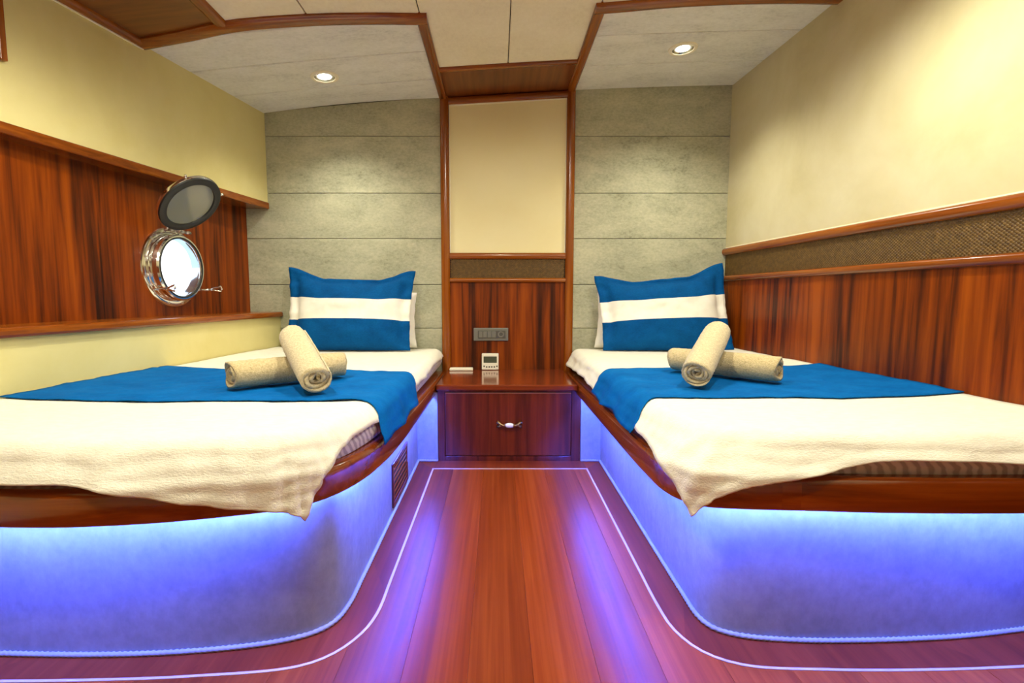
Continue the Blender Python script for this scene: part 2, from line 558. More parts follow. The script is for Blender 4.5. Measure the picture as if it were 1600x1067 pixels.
# border planks between skirt and inlay (each a thin proud board)
for inn, outp, tagn in ((inL, skL, 'L'), (inR, skR, 'R')):
    a = resample(inn, 61); b_ = resample(outp, 61)
    for (s0, s1) in ((0, 24), (24, 31), (31, 38), (38, 49), (49, 60)):
        V = []; F = []
        for i in range(s0, s1 + 1):
            V += [(*a[i], 0.0012), (*(b_[i] + (b_[i] - a[i]) * 0.15), 0.0012)]
            V += [(*a[i], -0.004), (*(b_[i] + (b_[i] - a[i]) * 0.15), -0.004)]
        for i in range(s1 - s0):
            q = i * 4
            F += [(q, q + 1, q + 5, q + 4), (q, q + 4, q + 6, q + 2), (q + 1, q + 3, q + 7, q + 5), (q + 2, q + 6, q + 7, q + 3)]
        F += [(0, 2, 3, 1), (q + 4, q + 5, q + 7, q + 6)]
        new_obj('border_plank', V, F, M_border, floor)
box('border_plank', -0.317, 0.442, 2.43, 2.60, -0.004, 0.0012, M_border, floor, 0.0004, 1)

for pth, sg in ((inL, 1), (inR, -1)):
    sweep2d('inlay_line', pth, sg, lambda x, y, i: [(-0.0038, -0.002), (-0.0038, 0.0018), (0.0038, 0.0018), (0.0038, -0.002)], M_inlay, floor, smooth=False)
box('inlay_line', -0.3215, 0.4465, 2.4255, 2.4345, -0.002, 0.0018, M_inlay, floor)

# ------------------------------------------------------------------ back wall
wb_ = struct_empty('wall_back', 'bulkhead of grey suede planks with a wood and cream centre panel', 'wall')
box('backing', -1.64, 1.9, YB + 0.012, YB + 0.06, -0.02, 2.25, M_backing, wb_)
seams = [0.30, 0.654, 0.919, 1.193, 1.46, 1.79, 2.2]


def wall_plank(x0, x1, z0, z1, top=False):
    V = []; F = []
    n = 8 if top else 1
    for i in range(n + 1):
        x = x0 + (x1 - x0) * i / n
        zt = cz(x) + 0.01 if top else z1 - 0.0012
        V += [(x, YB, z0 + 0.0012), (x, YB, zt), (x, YB + 0.014, zt), (x, YB + 0.014, z0 + 0.0012)]
    for i in range(n):
        q = i * 4
        for k in range(4):
            F.append((q + k, q + (k + 1) % 4, q + 4 + (k + 1) % 4, q + 4 + k))
    F += [(0, 1, 2, 3), (n * 4, n * 4 + 1, n * 4 + 2, n * 4 + 3)]
    o = new_obj('suede_plank', V, F, M_grey, wb_)
    m = o.modifiers.new('bevel', 'BEVEL'); m.width = 0.004; m.segments = 3; m.limit_method = 'ANGLE'


for z0, z1 in zip(seams[:-1], seams[1:]):
    wall_plank(-1.62, -0.335, z0, z1, z1 > 2)
    wall_plank(0.452, 1.42, z0, z1, z1 > 2)

# centre panels
box('wood_panel', -0.29, 0.415, YB - 0.004, YB + 0.014, 0.36, 0.945, M_panel_z, wb_)
box('cream_panel', -0.283, 0.408, YB - 0.001, YB + 0.014, 1.09, 2.02, M_cream_c, wb_)
# white bead round cream panel
box('edge_bead', -0.285, -0.279, YB - 0.005, YB + 0.002, 1.105, 1.975, M_bead, wb_, 0.001, 1)
box('edge_bead', 0.403, 0.409, YB - 0.005, YB + 0.002, 1.105, 2.012, M_bead, wb_, 0.001, 1)


new_obj('edge_bead', [(x_, y_, z_ + 0.056 * (x_ - 0.062)) for x_ in (-0.284, 0.408) for y_ in (YB - 0.006, YB + 0.002) for z_ in (1.979, 1.9855)], [(0, 1, 3, 2), (4, 6, 7, 5), (0, 4, 5, 1), (2, 3, 7, 6), (0, 2, 6, 4), (1, 5, 7, 3)], M_bead, wb_)


def post(name, x0, x1, label):
    # half-round varnished post
    n = 14; V = []; F = []
    pr = []
    for i in range(n + 1):
        a = math.pi * i / n
        pr.append(((x0 + x1) / 2 - (x1 - x0) / 2 * math.cos(a), YB - 0.004 - 0.026 * math.sin(a) ** 0.7))
    pr = [(x0, YB + 0.01)] + pr + [(x1, YB + 0.01)]
    for z in (0.38, None):
        for px, py in pr:
            V.append((px, py, z if z is not None else cz(px) - 0.0))
    m = len(pr)
    for k in range(m):
        F.append((k, (k + 1) % m, m + (k + 1) % m, m + k))
    F += [tuple(range(m)), tuple(range(m, 2 * m))]
    o = new_obj(name, V, F, M_trim_z, None, smooth=True)
    auto_smooth(o, 50)
    return struct(o, label, 'trim')


post('trim_1', -0.337, -0.284, 'left varnished mahogany post of the bulkhead centre panel')
post('trim_2', 0.408, 0.459, 'right varnished mahogany post of the bulkhead centre panel')


def hbar(name, x0, x1, za, zb, depth, label, tilt=0.0, mat=None):
    """rounded horizontal bar on back wall"""
    n = 10; V = []; F = []
    pr = [(YB + 0.005, -0.5)]
    for i in range(n + 1):
        a = -math.pi / 2 + math.pi * i / n
        pr.append((YB - 0.004 - depth * math.cos(a) ** 0.8, 0.5 * math.sin(a)))
    pr.append((YB + 0.005, 0.5))
    for x in (x0, x1):
        for py, pz in pr:
            V.append((x, py, (za + zb) / 2 + tilt * (x - (x0 + x1) / 2) + pz * (zb - za)))
    m = len(pr)
    for k in range(m):
        F.append((k, (k + 1) % m, m + (k + 1) % m, m + k))
    F += [tuple(range(m)), tuple(range(m, 2 * m))]
    o = new_obj(name, V, F, mat or M_trim_x, None, smooth=True)
    auto_smooth(o, 50)
    return struct(o, label, 'trim')


hbar('trim_3', -0.286, 0.410, 1.070, 1.109, 0.018, 'varnished rail above the cane strip on the bulkhead')
hbar('trim_4', -0.286, 0.410, 0.931, 0.959, 0.018, 'varnished rail below the cane strip on the bulkhead')
hbar('trim_5', -0.286, 0.410, 1.985, 2.027, 0.020, 'varnished rail at the top of the cream bulkhead panel', tilt=0.056)


def cane(name, origin, ux, uz, L, Hh, parent, cell=0.0140, nrm=None):
    """basket weave of little raised cane strands: one mesh"""
    V = []; F = []
    nx = int(L / cell); nz = int(Hh / (cell * 0.40))
    cx = L / nx; czz = Hh / (nz + 1)
    o = Vector(origin); ux = Vector(ux); uz = Vector(uz); nn = Vector(nrm)
    for i in range(nx):
        for j in range(nz):
            if i == nx - 1 and j % 2:
                continue
            c = o + ux * ((i + 0.5 + (0.5 if j % 2 else 0)) * cx) + uz * ((j + 1) * czz)
            b0 = len(V)
            hw, hh = cx * 0.49, czz * 0.95
            for a, bb, h in ((-hw, 0, 0), (-hw * .5, -hh * .55, .0006), (0, -hh, 0), (hw * .5, -hh * .55, .0006), (hw, 0, 0), (hw * .5, hh * .55, .0006), (0, hh, 0), (-hw * .5, hh * .55, .0006), (0, 0, .0042)):
                V.append(c + ux * a + uz * bb + nn * h)
            F += [(b0 + k, b0 + (k + 1) % 8, b0 + 8) for k in range(8)]
    ob = new_obj(name, V, F, M_cane, parent, smooth=True)
    ob['kind'] = 'stuff'
    return ob


M_canebk = plain('cane_backing', lin(34, 22, 8), 0.8)
box('cane_backing', -0.286, 0.41, YB - 0.002, YB + 0.01, 0.95, 1.08, M_canebk, wb_)
cane('cane_webbing', (-0.284, YB - 0.003, 0.955), (1, 0, 0), (0, 0, 1), 0.692, 0.118, wb_, nrm=(0, -1, 0))

# ------------------------------------------------------------------ right wall
wr_ = struct_empty('wall_right', 'right cabin side with cream upper wall, cane strip and mahogany panel', 'wall')
skewbox('cream_wall', x_r, lambda y: x_r(y) + 0.05, YR, YB + 0.02, 1.10, 2.25, M_cream_r, wr_, 0)
skewbox('wood_panel', lambda y: x_r(y) - 0.004, lambda y: x_r(y) + 0.05, YR, YB - 0.002, -0.02, 0.955, M_panel_z, wr_, 0)
skewbox('cane_backing', lambda y: x_r(y) - 0.001, lambda y: x_r(y) + 0.05, YR, YB - 0.002, 0.95, 1.11, M_canebk, wr_, 0)
ur = Vector((0.05, -1, 0)).normalized()
cane('cane_webbing', (x_r(YB - 0.004) - 0.002, YB - 0.004, 0.962), tuple(ur), (0, 0, 1), 2.3, 0.138, wr_, nrm=tuple(Vector((-1, -0.05, 0)).normalized()))


skewbox('edge_bead', lambda y: x_r(y) - 0.004, lambda y: x_r(y) + 0.01, YR, YB - 0.002, 1.130, 1.140, M_bead, wr_, 0.002)


def side_bar(name, xf, y0, y1, za, zb, depth, sgn, label, mat=None):
    n = 10; V = []; F = []
    pr = [(0.006, -0.5)]
    for i in range(n + 1):
        a = -math.pi / 2 + math.pi * i / n
        pr.append((-0.002 - depth * math.cos(a) ** 0.7, 0.5 * math.sin(a)))
    pr.append((0.006, 0.5))
    for y in (y0, y1):
        for pd, pz in pr:
            V.append((xf(y) + sgn * pd, y, (za + zb) / 2 + pz * (zb - za)))
    m = len(pr)
    for k in range(m):
        F.append((k, (k + 1) % m, m + (k + 1) % m, m + k))
    F += [tuple(range(m)), tuple(range(m, 2 * m))]
    o = new_obj(name, V, F, mat or M_trim_y, None, smooth=True)
    auto_smooth(o, 50)
    return struct(o, label, 'trim')


side_bar('trim_6', x_r, YR, YB - 0.002, 1.092, 1.135, 0.022, 1, 'varnished rail above the cane strip on the right wall')
side_bar('trim_7', x_r, YR, YB - 0.002, 0.938, 0.972, 0.020, 1, 'varnished rail below the cane strip on the right wall')

# ------------------------------------------------------------------ left wall
wl_ = struct_empty('wall_left', 'left hull side with cream upper wall and mahogany porthole panel', 'wall')
skewbox('cream_wall', lambda y: x_up(y) - 0.45, x_up, YR, YB + 0.02, 1.40, 2.25, M_cream_l, wl_, 0, n=60)
skewbox('cream_lower_wall', lambda y: x_low(y) - 0.05, x_low, YR, YB + 0.02, -0.02, 0.726, M_cream_l, wl_, 0)

# porthole panel with round hole
PC_Y, PC_Z, PR_ = 2.45, 0.985, 0.150
pn = Vector((1, -0.10, 0)).normalized()      # inward normal of the panel
pu = Vector((0.10, 1, 0)).normalized()       # along the panel, away from camera
pc = Vector((x_pan(PC_Y), PC_Y, PC_Z))
V = []; F = []
SEG = 64
ua, ub = -(PC_Y - YR) / pu.y, (YB - 0.002 - PC_Y) / pu.y
za, zb = 0.70 - PC_Z, 1.41 - PC_Z
angs = [2 * math.pi * i / SEG for i in range(SEG)]
for cxx, cyy in ((ua, za), (ub, za), (ub, zb), (ua, zb)):
    angs.append(math.atan2(cyy, cxx) % (2 * math.pi))
angs = sorted(set(round(a, 6) for a in angs))
nA = len(angs)
for a in angs:
    c_, s_ = math.cos(a), math.sin(a)
    tt = min([(ub / c_ if c_ > 1e-9 else (ua / c_ if c_ < -1e-9 else 1e9)), (zb / s_ if s_ > 1e-9 else (za / s_ if s_ < -1e-9 else 1e9))])
    for r_, d_ in ((PR_, 0), (tt, 0), (PR_ + 0.01, -0.02)):
        V.append(pc + pu * (r_ * c_) + Vector((0, 0, r_ * s_)) + pn * d_)
for i in range(nA):
    j = (i + 1) % nA
    F.append((i * 3, i * 3 + 1, j * 3 + 1, j * 3)); F.append((i * 3, j * 3, j * 3 + 2, i * 3 + 2))
new_obj('wood_panel', V, F, M_panel_z, wl_)
# hull skin behind panel, hole matched
V = []; F = []
for a in angs:
    c_, s_ = math.cos(a), math.sin(a)
    tt = min([(ub / c_ if c_ > 1e-9 else (ua / c_ if c_ < -1e-9 else 1e9)), (zb / s_ if s_ > 1e-9 else (za / s_ if s_ < -1e-9 else 1e9))])
    for r_ in (PR_ + 0.03, tt * 1.05):
        V.append(pc + pu * (r_ * c_) + Vector((0, 0, r_ * s_)) + pn * -0.022)
for i in range(nA):
    j = (i + 1) % nA
    F.append((i * 2, i * 2 + 1, j * 2 + 1, j * 2))
new_obj('hull_skin', V, F, M_bead, wl_)

# overhang board under the upper wall
sh = skewbox('trim_8', lambda y: x_up(y) - 0.5, lambda y: x_up(y) + 0.012, YR, YB - 0.003, 1.366, 1.404, M_trim_y, None, 0.006, n=60)
struct(sh, 'varnished board along the bottom edge of the left upper wall', 'trim')
lg = skewbox('trim_9', lambda y: x_low(y) - 0.3, lambda y: x_low(y) + 0.022, YR, YB - 0.004, 0.724, 0.756, M_trim_y, None, 0.010)
struct(lg, 'varnished ledge below the porthole panel', 'trim')

# ------------------------------------------------------------------ rear wall behind the camera
wrr = struct_empty('wall_rear', 'plain cream bulkhead behind the viewer', 'wall')
box('cream_wall', -2.1, 2.0, YR - 0.05, YR, -0.05, 2.25, M_cream_r, wrr)

# ------------------------------------------------------------------ ceiling
ce = struct_empty('ceiling', 'cambered deckhead of beige suede panels framed by varnished timber', 'ceiling')


def ceil_slab(name, x0, x1, y0, y1, mat, drop=0.0, th=0.012, parent=ce, bev=0.005, gap=0.0018, x0f=None, tilt=0.0):
    V = []; F = []
    n = 14
    m2 = 2
    for i in range(n + 1):
        for j in range(m2):
            y = (y0 + gap) if j == 0 else (y1 - gap)
            a = x0f(y) if x0f else x0 + gap
            x = a + (x1 - gap - a) * i / n
            z = cz(x) - drop + (tilt * (1 if j else 0)) * math.sin(math.pi * i / n)
            V += [(x, y, z), (x, y, z + th)]
    for i in range(n):
        a = i * 4; b = a + 4
        F += [(a, a + 2, b + 2, b), (a + 1, b + 1, b + 3, a + 3), (a, b, b + 1, a + 1), (a + 2, a + 3, b + 3, b + 2)]
    F += [(0, 1, 3, 2), (n * 4, n * 4 + 2, n * 4 + 3, n * 4 + 1)]
    o = new_obj(name, V, F, mat, parent)
    if bev:
        m = o.modifiers.new('bevel', 'BEVEL'); m.width = bev; m.segments = 2; m.limit_method = 'ANGLE'; m.angle_limit = math.radians(50)
    return o


ceil_slab('deck_backing', -2.3, 2.1, YR - 0.1, YB + 0.1, M_backing, drop=-0.013, th=0.05, bev=0)
for i_, (y0, y1) in enumerate(((2.22, 2.508), (2.508, 2.815), (2.815, YB))):
    ceil_slab('suede_panel', 0, -0.32, y0, y1, M_ceil, x0f=lambda y: x_up(y) - 0.02, tilt=(0.010 if i_ == 2 else 0))
for (y0, y1) in ((2.22, 2.46), (2.46, 2.768), (2.768, YB)):
    ceil_slab('suede_panel', 0.43, 1.46, y0, y1, M_ceil)
ceil_slab('suede_panel', -0.32, 0.055, YR, 2.70, M_ceil_c)
ceil_slab('suede_panel', 0.055, 0.43, YR, 2.70, M_ceil_c)
ceil_slab('wood_panel', -0.32, 0.43, 2.70, YB, M_panel_y)
ceil_slab('suede_panel', -0.765, -0.32, YR, 2.22, M_ceil_c)
ceil_slab('suede_panel', -1.10, -0.765, YR, 2.22, M_ceil_c)
ceil_slab('wood_panel', 0, -1.10, YR, 2.22, M_panel_x, x0f=lambda y: x_up(y) - 0.02)
ceil_slab('suede_panel', 0.43, 0.95, YR, 2.22, M_ceil_c)
ceil_slab('suede_panel', 0.95, 1.62, YR, 2.22, M_ceil_c)


def ceil_trim(name, pts, w, h, mat, label, step=0.05):
    path = catmull(pts, step)

    def prof(x, y, i):
        z = cz(x)
        return [(-w / 2, z + 0.004), (-w / 2, z - h * 0.45), (-w * 0.42, z - h * 0.8), (-w * 0.28, z - h), (w * 0.28, z - h), (w * 0.42, z - h * 0.8), (w / 2, z - h * 0.45), (w / 2, z + 0.004)]
    o = sweep2d(name, path, 1, prof, mat)
    return struct(o, label, 'trim')


ceil_trim('trim_10', [(-0.316, 2.19), (-0.316, 3.075)], 0.046, 0.016, M_trim_y, 'left lengthwise ceiling timber running to the bulkhead post')
ceil_trim('trim_11', [(0.430, 2.19), (0.430, 3.075)], 0.048, 0.016, M_trim_y, 'right lengthwise ceiling timber running to the bulkhead post')
ceil_trim('trim_12', [(-0.294, 2.222), (-0.34, 2.217), (-0.5, 2.192), (-0.78, 2.162), (-1.08, 2.158), (-1.28, 2.192), (-1.51, 2.222)], 0.072, 0.018, M_trim_x, 'arched crosswise ceiling timber over the left bunk')
ceil_trim('trim_13', [(0.408, 2.220), (0.5, 2.216), (0.72, 2.196), (0.95, 2.188), (1.2, 2.192), (1.425, 2.205)], 0.066, 0.018, M_trim_x, 'arched crosswise ceiling timber over the right bunk')
ceil_trim('trim_14', [(-0.294, 2.702), (0.408, 2.702)], 0.040, 0.014, M_trim_x, 'crosswise ceiling timber at the edge of the wooden ceiling panel')
ceil_trim('trim_15', [(-1.11, 2.15), (-1.105, 1.5), (-1.10, YR)], 0.05, 0.016, M_trim_y, 'lengthwise ceiling timber beside the brown ceiling panel')
ceil_trim('trim_16', [(x_up(2.2) + 0.012, 2.2), (x_up(1.7) + 0.012, 1.7), (x_up(1.2) + 0.012, 1.2)], 0.05, 0.018, M_trim_y, 'lengthwise ceiling timber along the top of the left wall')


nb = 12
yb_ = [1.2 + (2.235 - 1.2) * i / nb for i in range(nb + 1)]
V = []; F = []
for y in yb_:
    a_ = x_up(y)
    V += [(a_ - 0.002, y, cz(a_) - 0.021), (a_ + 0.006, y, cz(a_) - 0.021), (a_ + 0.006, y, cz(a_) - 0.014), (a_ - 0.002, y, cz(a_) - 0.014)]
for i in range(nb):
    for k in range(4):
        F.append((i * 4 + k, i * 4 + (k + 1) % 4, i * 4 + 4 + (k + 1) % 4, i * 4 + 4 + k))
F += [(0, 1, 2, 3), (nb * 4, nb * 4 + 1, nb * 4 + 2, nb * 4 + 3)]
new_obj('edge_bead', V, F, M_bead, wl_)


# ================================================================== things
# ------------------------------------------------------------------ downlights
def downlight(x, y, watts, label, size=0.035, spot=150, blend=0.9):
    z = cz(x)
    r = thing('recessed_downlight', label, 'ceiling light', (x, y, z), 'recessed ceiling lights')
    sl = 0.058 - 0.03 * x
    M = Matrix.Translation((x, y, z)) @ Matrix.Rotation(-math.atan(sl), 4, 'Y')
    lathe('flange', [(0.050, 0.004), (0.052, -0.006), (0.060, -0.0075), (0.068, -0.005), (0.071, 0.001), (0.0705, 0.004)], M, M_bead, r, 40)
    lathe('reflector', [(0.0505, -0.004), (0.044, -0.001), (0.036, 0.0025)], M, M_chrome, r, 40)
    lathe('bulb', [(0.0, -0.0035), (0.02, -0.003), (0.032, -0.0015), (0.037, 0.0025)], M, M_bulb, r, 32)
    ld = bpy.data.lights.new('downlight_lamp', 'SPOT')
    ld.energy = watts; ld.color = LAMP_COL; ld.shadow_soft_size = size
    ld.spot_size = math.radians(spot); ld.spot_blend = blend
    lo = bpy.data.objects.new('downlight_lamp', ld)
    COL.objects.link(lo)
    lo.location = (x, y, z - 0.045)
    return r


downlight(-0.88, 2.686, 32, 'lit recessed ceiling light over the left bunk', spot=125, blend=1.0)
downlight(0.916, 2.614, 32, 'lit recessed ceiling light over the right bunk', spot=125, blend=1.0)
downlight(-0.84, 1.45, 46, 'recessed ceiling light over the foot of the left bunk, above the frame', spot=152, blend=0.85)
downlight(0.94, 1.50, 44, 'recessed ceiling light near the right wall, above the frame', spot=155, blend=0.85)
downlight(0.06, 1.40, 33, 'added unseen ceiling light over the aisle, brightening the cream panel, above the frame', spot=174, blend=0.3)  # unseen lamp added to brighten the cream bulkhead panel
downlight(-0.75, 0.50, 38, 'recessed ceiling light in front of the left bunk, above the frame', spot=168, blend=0.5)
downlight(0.85, 0.50, 38, 'recessed ceiling light in front of the right bunk, above the frame', spot=168, blend=0.5)

# ------------------------------------------------------------------ bunks
def rail_b(y): return 0.345 + (2.5 - y) * 0.0075
def rail_t(y): return 0.405 + (2.5 - y) * 0.021


def rail_prof(x, y, i):
    b, t_ = rail_b(y), rail_t(y)
    return [(-0.085, b + 0.02), (-0.018, b + 0.02), (-0.018, b), (-0.003, b), (0.0, b + 0.004), (0.001, b + 0.03), (0.0, t_ - 0.018), (-0.004, t_ - 0.008), (-0.012, t_ - 0.002), (-0.022, t_), (-0.085, t_)]


def split_path(path, cuts):
    idx = [0]
    for c in cuts:
        idx.append(int(np.argmin(np.linalg.norm(path - np.array(c), axis=1))))
    idx.append(len(path) - 1)
    return [path[a:b + 1] for a, b in zip(idx[:-1], idx[1:])]


def bunk(sgn, sk, rl, cuts, label, wallx):
    r = thing('bunk_bed', label, 'bunk', (float(sk[len(sk) // 2][0]), 1.9, 0))
    sweep2d('skirt', sk, sgn, lambda x, y, i: [(0, 0.0), (0, 0.40), (-0.02, 0.40), (-0.02, 0.0)], M_skirt, r)
    # return panel beside the cabinet
    xa, xb = (-0.412, -0.306) if sgn > 0 else (0.429, 0.534)
    box('return_panel', xa, xb, 2.548, 2.568, 0.0, 0.36, M_skirt, r, 0.001, 1)
    # soffit + deck board under mattress
    inner = rl + normals2d(rl, sgn) * -0.06
    poly = list(map(tuple, inner)) + [(wallx(inner[-1][1]) , inner[-1][1]), (wallx(3.06), 3.06)]
    V = [(p[0], p[1], rail_b(p[1]) + 0.022) for p in poly] + [(p[0], p[1], rail_t(p[1]) - 0.012) for p in poly]
    n = len(poly)
    F = [tuple(range(n)), tuple(range(n, 2 * n))] + [(k, (k + 1) % n, n + (k + 1) % n, n + k) for k in range(n)]
    new_obj('base_board', V, F, M_backing, r)
    for seg_, mt in zip(split_path(rl, cuts), (M_rail_y, M_rail, M_rail, M_rail)):
        sweep2d('rail', seg_, sgn, rail_prof, mt, r)
    # rope along the foot of the skirt: twisted strands
    P = np.vstack([[(-0.306, 2.545) if sgn > 0 else (0.429, 2.545)], [(xa + 0.004, 2.545) if sgn > 0 else (xb - 0.004, 2.545)], sk[1:]])
    P = resample(P, 520)
    Nn = normals2d(P, sgn)
    V = []; F = []; q = 12
    s = 0.0
    for i in range(len(P)):
        if i:
            s += float(np.linalg.norm(P[i] - P[i - 1]))
        for k in range(q):
            th = 2 * math.pi * k / q
            rr = 0.0058 * (1 + 0.24 * math.cos(3 * (th - s * 160)))
            o_ = 0.005 + rr * math.cos(th); z = 0.0062 + rr * math.sin(th)
            V.append((P[i][0] + Nn[i][0] * o_, P[i][1] + Nn[i][1] * o_, z))
    for i in range(len(P) - 1):
        for k in range(q):
            F.append((i * q + k, i * q + (k + 1) % q, (i + 1) * q + (k + 1) % q, (i + 1) * q + k))
    new_obj('rope_trim', V, F, M_rope, r, smooth=True)
    # LED strip under the rail overhang
    zl = lambda y: rail_b(y) + 0.016
    st = [i for i in range(len(rl)) if rl[i][1] < 2.53]
    sweep2d('led_strip', rl[st[0]:], sgn, lambda x, y, i: [(-0.024, zl(y)), (-0.024, zl(y) + 0.003), (-0.032, zl(y) + 0.003), (-0.032, zl(y))], M_led, r, smooth=False)
    return r


bL = bunk(1, skL, rlL, [(-0.335, 1.5), (-0.50, 1.13), (-0.62, 1.092)], 'left built-in bunk with mahogany rail and blue lit pale skirt', x_low)
bR = bunk(-1, skR, rlR, [(0.413, 1.388), (0.66, 1.13), (0.70, 1.127)], 'right built-in bunk with mahogany rail and blue lit pale skirt', x_r)

# louvred vent in the left skirt
vx = -0.409
box('vent_frame', vx - 0.004, vx + 0.006, 1.905, 1.925, 0.025, 0.20, M_cab, bL, 0.002)
box('vent_frame', vx - 0.004, vx + 0.006, 2.205, 2.225, 0.025, 0.20, M_cab, bL, 0.002)
box('vent_frame', vx - 0.004, vx + 0.006, 1.925, 2.205, 0.025, 0.042, M_cab, bL, 0.002)
box('vent_frame', vx - 0.004, vx + 0.006, 1.925, 2.205, 0.183, 0.20, M_cab, bL, 0.002)
box('vent_shade_panel', vx - 0.003, vx + 0.001, 1.925, 2.205, 0.042, 0.183, M_vent_shade, bL)  # flat black panel painted as shade behind the slats; skirt has no hole
for i in range(6):
    zc = 0.0555 + i * 0.0230
    box('slat', vx + 0.001, vx + 0.0042, 1.925, 2.205, zc - 0.005, zc + 0.005, M_rail_y, bL, 0.001, 1)


# ------------------------------------------------------------------ mattresses and cloth
def closed_poly(front, wallx, yback=3.055):
    return np.array(list(map(tuple, front)) + [(wallx(front[-1][1]), front[-1][1]), (wallx(yback), yback)])


mtL_pts = [(-0.340, 3.05), (-0.342, 2.6), (-0.345, 2.2), (-0.348, 1.8), (-0.356, 1.5), (-0.385, 1.33), (-0.418, 1.245), (-0.465, 1.182), (-0.555, 1.138), (-0.74, 1.095), (-0.924, 1.074), (-1.063, 1.074), (-1.49, 1.10)]
mtR_pts = [(0.455, 3.05), (0.452, 2.6), (0.450, 2.0), (0.452, 1.5), (0.462, 1.33), (0.495, 1.235), (0.555, 1.19), (0.7, 1.16), (0.896, 1.146), (1.2, 1.144), (1.45, 1.157)]
mtL = catmull(mtL_pts, 0.02); mtR = catmull(mtR_pts, 0.02)
ZT = 0.522


def mattress(front, sgn, wallx, label):
    n0 = normals2d(front, sgn)
    rings = [(-0.03, 0.425), (-0.006, 0.432), (0.004, 0.455), (0.004, 0.485), (-0.004, 0.502), (-0.018, 0.516), (-0.04, ZT)]
    V = []; F = []
    for off, z in rings:
        fr = front + n0 * off
        pl = closed_poly(fr, lambda y: wallx(y) + sgn * (0.012), 3.05 + min(off, 0))
        m = len(pl)
        for p in pl:
            V.append((p[0], p[1], max(z, rail_t(p[1]) + 0.001) if z < 0.44 else z))
    for r_ in range(len(rings) - 1):
        for k in range(m):
            F.append((r_ * m + k, r_ * m + (k + 1) % m, (r_ + 1) * m + (k + 1) % m, (r_ + 1) * m + k))
    F += [tuple(range(m)), tuple(range((len(rings) - 1) * m, len(rings) * m))]
    o = new_obj('mattress', V, F, M_tick, None, smooth=True)
    auto_smooth(o, 50)
    return tag(o, label, 'mattress')


mattress(mtL, 1, x_low, 'striped ticking mattress of the left bunk showing at its foot corner')
mattress(mtR, -1, x_r, 'mattress of the right bunk under the white bedspread')


def sdf(P, poly):
    A = poly; B = np.roll(poly, -1, 0)
    d2 = np.full(len(P), 1e9); Q = np.zeros_like(P); inside = np.zeros(len(P), bool)
    for a, b in zip(A, B):
        ab = b - a; l2 = ab @ ab
        if l2 < 1e-12:
            continue
        t_ = np.clip(((P - a) @ ab) / l2, 0, 1)
        q = a + t_[:, None] * ab
        dd = ((P - q) ** 2).sum(1)
        m = dd < d2
        d2[m] = dd[m]; Q[m] = q[m]
        c = ((a[1] > P[:, 1]) != (b[1] > P[:, 1]))
        with np.errstate(divide='ignore', invalid='ignore'):
            xi = (b[0] - a[0]) * (P[:, 1] - a[1]) / (b[1] - a[1]) + a[0]
        inside ^= (c & (P[:, 0] < xi))
    d = np.sqrt(d2); d[inside] *= -1
    return d, Q


def fbm(x, y, z=0.0, o=3):
    return noise.fractal(Vector((x, y, z)), 1.0, 2.0, o)


